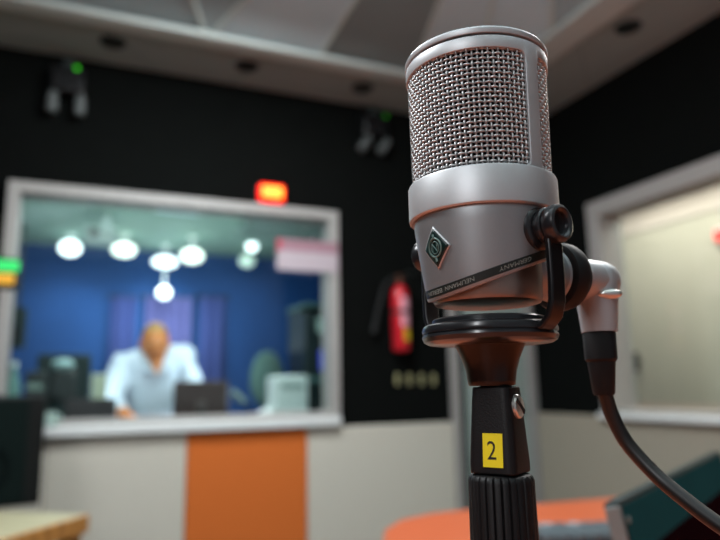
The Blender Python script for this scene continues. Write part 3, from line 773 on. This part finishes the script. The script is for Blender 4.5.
for (a0, a1) in opens:
    prev = None
    for a, inset in arc_cols(a0, a1):
        cur = [V(a, zb), V(a, zlo+inset), V(a, zhi-inset), V(a, zt)]
        if prev:
            fs.append((prev[0], cur[0], cur[1], prev[1])); fs.append((prev[2], cur[2], cur[3], prev[3]))
        prev = cur
for (a0, a1) in posts:
    prev = None
    for i in range(9):
        a = a0+(a1-a0)*i/8
        cur = [V(a, zb), V(a, zlo+cr), V(a, zhi-cr), V(a, zt)]
        if prev:
            for q in range(3): fs.append((prev[q], cur[q], cur[q+1], prev[q+1]))
        prev = cur
o = MB().add(vs, fs)
bk = o.build('basket', m_silver_b, mic, angle=50)
bm = bmesh.new(); bm.from_mesh(bk.data); bmesh.ops.remove_doubles(bm, verts=bm.verts, dist=1e-6); bmesh.ops.recalc_face_normals(bm, faces=bm.faces); bm.to_mesh(bk.data); bm.free()
so = bk.modifiers.new('s', 'SOLIDIFY'); so.thickness = .0014; so.offset = -1
bv = bk.modifiers.new('b', 'BEVEL'); bv.width = .00025; bv.segments = 2; bv.limit_method = 'ANGLE'; bv.angle_limit = R(50)
# grille: woven wire
NV, rowp = 88, .00205
g = MB(); rg, wr_, am = .0298, .00050, .00044
zs0, zs1 = zb+.0005, zhi+.002
nrow = int((zs1-zs0)/rowp)
S = 4
vert_pts = []
for i in range(NV):
    a = 2*PI*(i+.5)/NV; pts = []
    for k in range(nrow*S+1):
        z = zs0+rowp*(k/S); ph = math.cos(PI*(k/S)-PI/2*0 + PI*i)
        rr = rg+(z-.083)/.056*.0009
        pts.append(pol(rr+am*math.cos(PI*(k/S-.5)+PI*i), a, z))
    g.tube(pts, wr_, 6, caps=False)
for k in range(nrow):
    z = zs0+rowp*(k+.5); pts = []
    rr = rg+(z-.083)/.056*.0009
    for i in range(NV*S):
        a = 2*PI*(i/S+.5)/NV
        pts.append(pol(rr-am*math.cos(PI*(i/S))*(1 if k % 2 == 0 else -1), a, z))
    g.tube(pts, wr_, 6, loop=True)
g.build('grille', m_wire, mic, angle=80)
MB().lathe([(0, zb), (.0262, zb), (.0268, zhi+.003), (0, zhi+.003)], 48).build('capsule_screen', m_foam, mic)
# cap
MB().lathe([(0, .1384), (.0298, .1384), (.0298, .1393), (.0323, .1394), (.0325, .1398), (.0325, .1415), (.0318, .1425), (.030, .1429), (0, .1432)], 96).build('top_cap', m_silver_b, mic, angle=30)
# collar ring
MB().lathe([(.0306, .0690), (.0318, .0688), (.0326, .0694), (.0327, .0702), (.0327, .0834), (.0324, .0842), (.0316, .0846), (.0300, .0846)], 96).build('collar_ring', m_silver_b, mic, angle=30)
# body shell with slanted lower edge
def zcut(a): return .0440+.0092*math.cos(a-R(120))
def Rs(z): return .0253+(.0305-.0253)*min(1, max(0, (z-.033)/(.066-.033)))**.85
NB = 128
vs = []; fs = []; rows = 14
for i in range(NB):
    a = 2*PI*i/NB; z0 = zcut(a)
    for k in range(rows+1):
        z = .0700+(z0-.0700)*k/rows; vs.append(pol(Rs(z), a, z))
    vs.append(pol(Rs(z0)-.0004, a, z0-.0007)); vs.append(pol(Rs(z0)-.0022, a, z0-.0007)); vs.append(pol(Rs(z0)-.0024, a, z0+.004))
n_ = rows+4
for i in range(NB):
    j = (i+1) % NB
    for k in range(n_-1): fs.append((i*n_+k, j*n_+k, j*n_+k+1, i*n_+k+1))
sh = MB().add(vs, fs).build('body_shell', m_silver, mic, angle=40)
# dark band strip
vs = []; fs = []
BH = .0034
for i in range(NB):
    a = 2*PI*i/NB; z0 = zcut(a)+.0006; z1 = z0+BH
    vs += [pol(Rs(z0)+.0001, a, z0), pol(Rs(z1)+.0001, a, z1)]
for i in range(NB):
    j = (i+1) % NB; fs.append((2*i, 2*j, 2*j+1, 2*i+1))
bd = MB().add(vs, fs).build('name_band', m_band, sh, angle=80); bd['label'] = 'dark green name band with pale lettering'
def band_text(txt, a_start, width_ang, hgt_):
    v_, f_ = text_mesh(txt, 1.0)
    x0 = min(q.x for q in v_); x1 = max(q.x for q in v_); y0 = min(q.y for q in v_); y1 = max(q.y for q in v_)
    out = []
    for q in v_:
        a = a_start - width_ang*(q.x-x0)/(x1-x0)
        zc_ = zcut(a)+.0006+BH/2; z = zc_ - ((q.y-y0)/(y1-y0)-.5)*hgt_
        out.append(pol(Rs(z)+.00022, a, z))
    MB().add(out, f_).build('lettering', m_letter, bd, smooth=False)
band_text('GERMANY', R(40.0), R(29), .0017)
band_text('NEUMANN', R(-10), R(29), .0017)
band_text('BERLIN', R(-43), R(24), .0017)
# inner cup and bottom
MB().lathe([(.0235, .062), (.0238, .044), (.0234, .0348), (.0226, .0334), (.021, .0330), (0, .0330)], 96).build('lower_cup', mat('cup_nickel', (150, 138, 130), .38, .85), mic, angle=30)
# badge
BC, BZ, BR = R(-42.5), .0543, .0081
def bad(u, v, off):   # u along surface to image right, v up
    z = BZ+v; a = BC+u/Rs(BZ); return pol(Rs(z)+off, a, z)
def grid_diamond(r, off, name, m_, par):
    n = 8; vs = []; fs = []
    for i in range(n+1):
        for j in range(n+1):
            s_, t_ = i/n*2-1, j/n*2-1
            vs.append(bad((s_-t_)*r/2*.95, (s_+t_)*r/2*1.06, off))
    for i in range(n):
        for j in range(n): fs.append((i*(n+1)+j, (i+1)*(n+1)+j, (i+1)*(n+1)+j+1, i*(n+1)+j+1))
    o = MB().add(vs, fs).build(name, m_, par, angle=80)
    so_ = o.modifiers.new('s', 'SOLIDIFY'); so_.thickness = .0003; so_.offset = 0; return o
bg = grid_diamond(BR, .0003, 'badge', m_silver_b, mic); bg['label'] = 'dark green diamond badge with silver rim'
grid_diamond(BR*.90, .00055, 'badge_field', m_badge, bg)
em = MB()
em.tube([bad(.0034*math.cos(2*PI*k/40), .0037*math.sin(2*PI*k/40), .0009) for k in range(40)], .00042, 6, loop=True)
em.tube([bad(.0021*math.cos(2*PI*k/30), .0024*math.sin(2*PI*k/30), .0009) for k in range(30)], .00022, 6, loop=True)
em.tube([bad(-.0012, -.0016, .0009), bad(-.0012, .0016, .0009), bad(.0012, -.0016, .0009), bad(.0012, .0016, .0009)], .0003, 6)
em.tube([bad(0, -.0040, .0009), bad(.0003, -.0056, .0009)], .0006, 6); em.tube([bad(0, .0040, .0009), bad(-.0003, .0054, .0009)], .0006, 6)
em.build('emblem', m_emblem, bg)
# pivot knobs and yoke
def axis_M(az, z): return Matrix.Translation((0, 0, z)) @ RZ(az) @ RX(R(90))     # local +z -> outward (sin az, -cos az)
KZ_ = .0603
for az in (R(49), R(229)):
    Mx = axis_M(az, KZ_)
    kb = MB().lathe([(0, .026), (.0088, .026), (.0088, .0298), (.0078, .0306), (.0062, .0309), (.0062, .0318), (.0070, .0320), (.0074, .0327), (.0074, .0338), (.0068, .0345), (.0058, .0347), (.0058, .0352)], 40, Mx)
    kb.build('pivot_boss', m_black_gloss, mic, angle=30)
    kn = MB().lathe([(0, .0350), (.0060, .0350), (.0072, .0356), (.0075, .0366), (.0075, .0392), (.0070, .0403), (.0060, .0408), (.0052, .0405), (.0046, .0398), (.0044, .0385), (0, .0383)], 40, Mx)
    kn.build('pivot_knob', m_black_gloss, mic, angle=30)
    # arm: strap sweeping down to the mount disc
    prof = [(.0352, KZ_+.001), (.0356, .050), (.0357, .040), (.0352, .031), (.0335, .0255), (.0300, .0222), (.0255, .0212)]
    hw = .0043; th = .0013; vs = []; fs = []
    for i, (r_, z) in enumerate(prof):
        r0_, z0_ = prof[max(0, i-1)]; r1_, z1_ = prof[min(len(prof)-1, i+1)]
        d_ = Vector((r1_-r0_, z1_-z0_)).normalized(); nx, nz = -d_.y, d_.x
        for sgn, sd in ((-1, -1), (1, -1), (1, 1), (-1, 1)):
            rr = r_+nx*th*sd; zz = z+nz*th*sd
            lx = sgn*hw
            # tangent direction at az: (cos az, sin az)
            vs.append((rr*math.sin(az)+lx*math.cos(az), -rr*math.cos(az)+lx*math.sin(az), zz))
    for i in range(len(prof)-1):
        for q in range(4): fs.append((i*4+q, i*4+(q+1) % 4, i*4+4+(q+1) % 4, i*4+4+q))
    fs += [(3, 2, 1, 0), tuple(len(vs)-4+q for q in range(4))]
    MB().add(vs, fs).build('yoke_arm', m_black, mic, .0007)
MB().lathe([(0, .0163), (.020, .0163), (.0262, .0168), (.0280, .0178), (.0288, .0195), (.0286, .0204), (.0280, .0207), (.0280, .0210), (.0286, .0213), (.0288, .0224), (.0282, .0240), (.0268, .0248), (.0248, .0251), (0, .0251)], 96).build('mount_disc', m_black_gloss, mic, angle=32)
MB().lathe([(0, .0250), (.0242, .0250), (.0242, .0266), (.0236, .0272), (.021, .0273), (0, .0273)], 96).build('top_plate', m_black_gloss, mic, angle=30)
MB().lathe([(0, -.0002), (.0094, -.0002), (.0099, .0004), (.0102, .002), (.0108, .006), (.0122, .0105), (.0142, .0150), (.0150, .0164), (0, .0164)], 64).build('mount_cup', mat('cup_black', (17, 14, 14), .3, .2), mic, angle=30)
# rear output collar
OZ = .0488
Mx = axis_M(R(135), OZ)
MB().lathe([(0, .010), (.0115, .010), (.0115, .042), (.013, .044), (0, .044)], 48, Mx).build('output_neck', m_silver, mic)
MB().lathe([(0, .0430), (.0132, .0430), (.0150, .0440), (.0158, .0460), (.0158, .0505), (.0152, .0528), (.0136, .0545), (.0122, (.0478)), (.0120, .0570), (.0110, .0590), (.0, .0595)], 56, Mx).build('output_collar', m_rubber, mic, angle=30)

for ch_ in list(mic.children): ch_.scale = (MSC, MSC, 1.0)

# ------------------------------------------------------------------ cable with right-angle plug
az = R(135); el = .0735
cab = thing('microphone_cable', 'black microphone cable with silver right-angle plug behind the microphone', 'cable', (AX, AY, H), MRZ)
PZ = .0490
Mx = axis_M(az, PZ)
MB().lathe([(0, .0590), (.0088, .0590), (.0096, .0597), (.0098, .061), (.0098, .0765), (.0090, .0808), (.0070, .0832), (.0, .0840)], 48, Mx).build('plug_barrel', m_silver_b, cab, angle=30)
ex, ey = el*math.sin(az), -el*math.cos(az)
MB().lathe([(0, .0578), (.0055, .0575), (.0090, .0545), (.0102, .0515), (.0101, .0455), (.0096, .0380), (.0086, .0280), (.0083, .0242), (.0, .0242)][::-1], 48, T(ex, ey, 0)).build('plug_elbow', m_silver_b, cab, angle=30)
Ml = T(ex, ey, .0445) @ RZ(R(40))
MB().ball((0, 0, 0), (.0058, .0024, .0024), 16, 10, T(ex, ey, .0412) @ RZ(R(10)) @ T(.003, -.0094, 0)).build('latch_button', m_chrome, cab)
MB().lathe([(0, -.0055), (.0044, -.0055), (.0050, -.0045), (.0064, .0100), (.0070, .0108), (.0074, .0112), (.0076, .0235), (.0070, .0246), (0, .0246)], 40, T(ex-.0004, ey, 0)).build('strain_relief', m_rubber, cab, angle=30)
inv = (T(AX, AY, H) @ RZ(MRZ)).inverted()
st = Vector((ex-.0002, ey, -.004))
stw = inv.inverted() @ st
D0 = (stw-Vector((0, 0, H))).dot(FW)
way = [atD(606.5, 398, D0), atD(612, 415, D0), atD(627, 443, D0-.003), atD(656, 475, D0-.012), atD(688, 502, D0-.024), atD(722, 527, D0-.036), atD(770, 556, D0-.05), atD(830, 600, D0-.06)]
last = way[-1]
zf = TZ+.0045
way += [Vector((last.x+dx_, last.y+dy_, last.z+(zf-last.z)*f_)) for dx_, dy_, f_ in ((.045, -.015, .28), (.085, -.035, .55), (.125, -.06, .80), (.17, -.09, .94), (.22, -.12, .99), (.28, -.15, 1.0), (.40, -.20, 1.0), (.8, -.3, 1.0))]
pts = [st+Vector((0, 0, .006)), st] + [inv @ w_ for w_ in way]
def catmull(P, n=8):
    out = []
    for i in range(len(P)-1):
        p0, p1, p2, p3 = P[max(0, i-1)], P[i], P[i+1], P[min(len(P)-1, i+2)]
        for k in range(n):
            s_ = k/n
            out.append(.5*((2*p1)+(p2-p0)*s_+(2*p0-5*p1+4*p2-p3)*s_*s_+(3*p1-p0-3*p2+p3)*s_**3))
    out.append(P[-1]); return out
MB().tube(catmull(pts), .0034, 14).build('cord', mat('cord_black', (22, 20, 19), .42, noise=.1, nscale=300), cab, angle=80)

# ------------------------------------------------------------------ stand
stn = thing('microphone_stand', 'black microphone stand with fluted grip and yellow number sticker', 'microphone stand', (AX+.0013, AY-.0009, TZ), MRZ)
dz = H-TZ
CY_ = R(-24)
def taper_block():
    n = 6; vs = []; fs = []
    secs = [(-.0342, .0099, .0094), (-.030, .0099, .0094), (-.006, .0086, .0079), (-.0006, .0082, .0075)]
    cr_ = .0035; ring = []
    for z, hx, hy in secs:
        for (sx, sy, a0) in ((1, -1, -90), (1, 1, 0), (-1, 1, 90), (-1, -1, 180)):
            for k in range(n+1):
                a = R(a0+90*k/n); vs.append((sx*(hx-cr_)+cr_*math.cos(a), sy*(hy-cr_)+cr_*math.sin(a), z))
    m_ = 4*(n+1)
    for i in range(len(secs)-1):
        for q in range(m_): fs.append((i*m_+q, i*m_+(q+1) % m_, (i+1)*m_+(q+1) % m_, (i+1)*m_+q))
    fs += [tuple(range(m_))[::-1], tuple((len(secs)-1)*m_+q for q in range(m_))]
    return vs, fs
MC = T(0, 0, dz) @ RZ(CY_)
v_, f_ = taper_block()
clip = MB().add(v_, f_, MC).build('clutch_block', m_plastic, stn, .0006, angle=30)
# sticker on the front (-y local) face
sl = math.atan2(.0094-.0079, .024)
MS = MC @ T(.0012, -.00912, -.0250) @ RX(R(90)-sl)
def sticker(m4): return m4
stick = MB(); stick.box((0, 0, 0), (.0083, .0128, .0002), MS); stk = stick.build('number_sticker', m_yellow, clip); stk['label'] = 'yellow sticker reading 2'
v2, f2 = text_mesh('2', .0092)
x0 = min(q.x for q in v2); x1 = max(q.x for q in v2); y0 = min(q.y for q in v2); y1 = max(q.y for q in v2)
MB().add([((q.x-(x0+x1)/2)*.95-.0004, (q.y-(y0+y1)/2)*1.1, .00016) for q in v2], f2, MS).build('numeral', m_ink, stk, smooth=False)
# screw on the right side (+x local)
MSc = MC @ T(.0083, -.0006, -.0085) @ RY(R(86))
MB().lathe([(0, -.002), (.0048, -.002), (.0048, .0012), (.0043, .0018), (.002, .0021), (0, .0022)], 32, MSc).build('screw', m_chrome, clip)
MB().box((0, 0, .0020), (.0018, .0080, .0006), MSc @ RZ(R(-38))).build('screw_slot', m_ink, clip)
MB().lathe([(0, dz-.006), (.0062, dz-.006), (.0066, dz-.0002), (0, dz-.0002)], 24).build('thread', m_black, stn)
# fluted grip
NF = 26; n = NF*6
secs = [(-.0347, .0108), (-.0350, .0118), (-.0358, .0126), (-.0372, .0130), (-.090, .0136), (-.118, .0137), (-.121, .0128), (-.122, .011)]
vs = []; fs = []
for z, r_ in secs:
    for i in range(n):
        a = 2*PI*i/n; d_ = .0006*max(0, math.cos(a*NF))**3 if r_ > .0120 else 0
        vs.append(((r_-d_*1.4)*math.sin(a), -(r_-d_*1.4)*math.cos(a), z+dz))
for k in range(len(secs)-1):
    for i in range(n): fs.append((k*n+i, k*n+(i+1) % n, (k+1)*n+(i+1) % n, (k+1)*n+i))
fs += [tuple(range(n))[::-1], tuple((len(secs)-1)*n+i for i in range(n))]
MB().add(vs, fs).build('fluted_grip', m_plastic, stn, angle=30)
MB().lathe([(.0095, .02), (.0095, dz-.121), (0, dz-.121)], 32).build('tube', m_black, stn)
MB().lathe([(0, 0), (.072, 0), (.075, .003), (.074, .010), (.066, .016), (.02, .022), (.012, .028), (0, .028)], 64).build('round_base', m_black, stn, angle=30)

# ================================================================== lights
def area(name, loc, target, size, power, color=(1, 1, 1), sy=None):
    l = bpy.data.lights.new(name, 'AREA'); l.energy = power; l.size = size; l.color = color
    if sy: l.shape = 'RECTANGLE'; l.size_y = sy
    o = bpy.data.objects.new(name, l); C.objects.link(o); o.location = loc
    o.rotation_euler = (Vector(target)-Vector(loc)).to_track_quat('-Z', 'Y').to_euler(); return o
area('studio_room_light', (.5, 1.95, ZC-.04), (.5, 2.3, 0), .6, 46, (.90, .98, 1))
area('studio_left_light', (-.85, .95, ZC-.2), (.1, .4, H), .6, 26, (.95, .98, 1))
area('studio_right_light', (1.7, 1.1, ZC-.16), (.4, .3, H), .6, 22, (1, .98, .95))
area('mic_front_fill', (-1.16, -.7, H+.75), (.15, .22, H+.05), .22, 11, (.95, .97, 1), .8)  # unseen lamp added to brighten the microphone front
area('studio_ceiling_fill', (.3, -.4, 1.95), (.3, -.4, 3), 1.2, 54, (.88, .97, 1))  # added upward fill to lift the studio ceiling, no fixture there
area('corridor_light', (3.1, 2.3, KZ-.03), (3.1, 2.3, 0), .8, 48, (1, .95, .86), 2.5)
area('control_room_light', (.4, 3.52, CZ-.20), (.3, 4.3, H), 1.6, 25, (.90, .98, 1), .4)
area('control_back_light', (.4, 5.2, CZ-.03), (.4, 5.2, 0), 1.6, 8, (.88, .97, 1), .8)
area('control_ceiling_fill', (.5, 5.0, H+.25), (.5, 5.0, 9), 1.6, 16, (.90, 1, .97), 1.2)  # added upward fill to brighten the control room ceiling
area('person_fill', (.86, 3.70, H-.02), (.40, 4.1, H+.02), .22, 2.2, (.85, .93, 1), .14)  # added fill for the seated person's torso, not a screen's own light
area('person_fill_left', (-.02, 3.84, H-.02), (.36, 4.1, H+.02), .18, 1.0, (.85, .93, 1), .14)  # second added fill on the seated person, from the left
wd = bpy.data.worlds.new('world'); bpy.context.scene.world = wd; wd.use_nodes = True
bgn = wd.node_tree.nodes['Background']; bgn.inputs[0].default_value = (.55, .6, .66, 1); bgn.inputs[1].default_value = .30
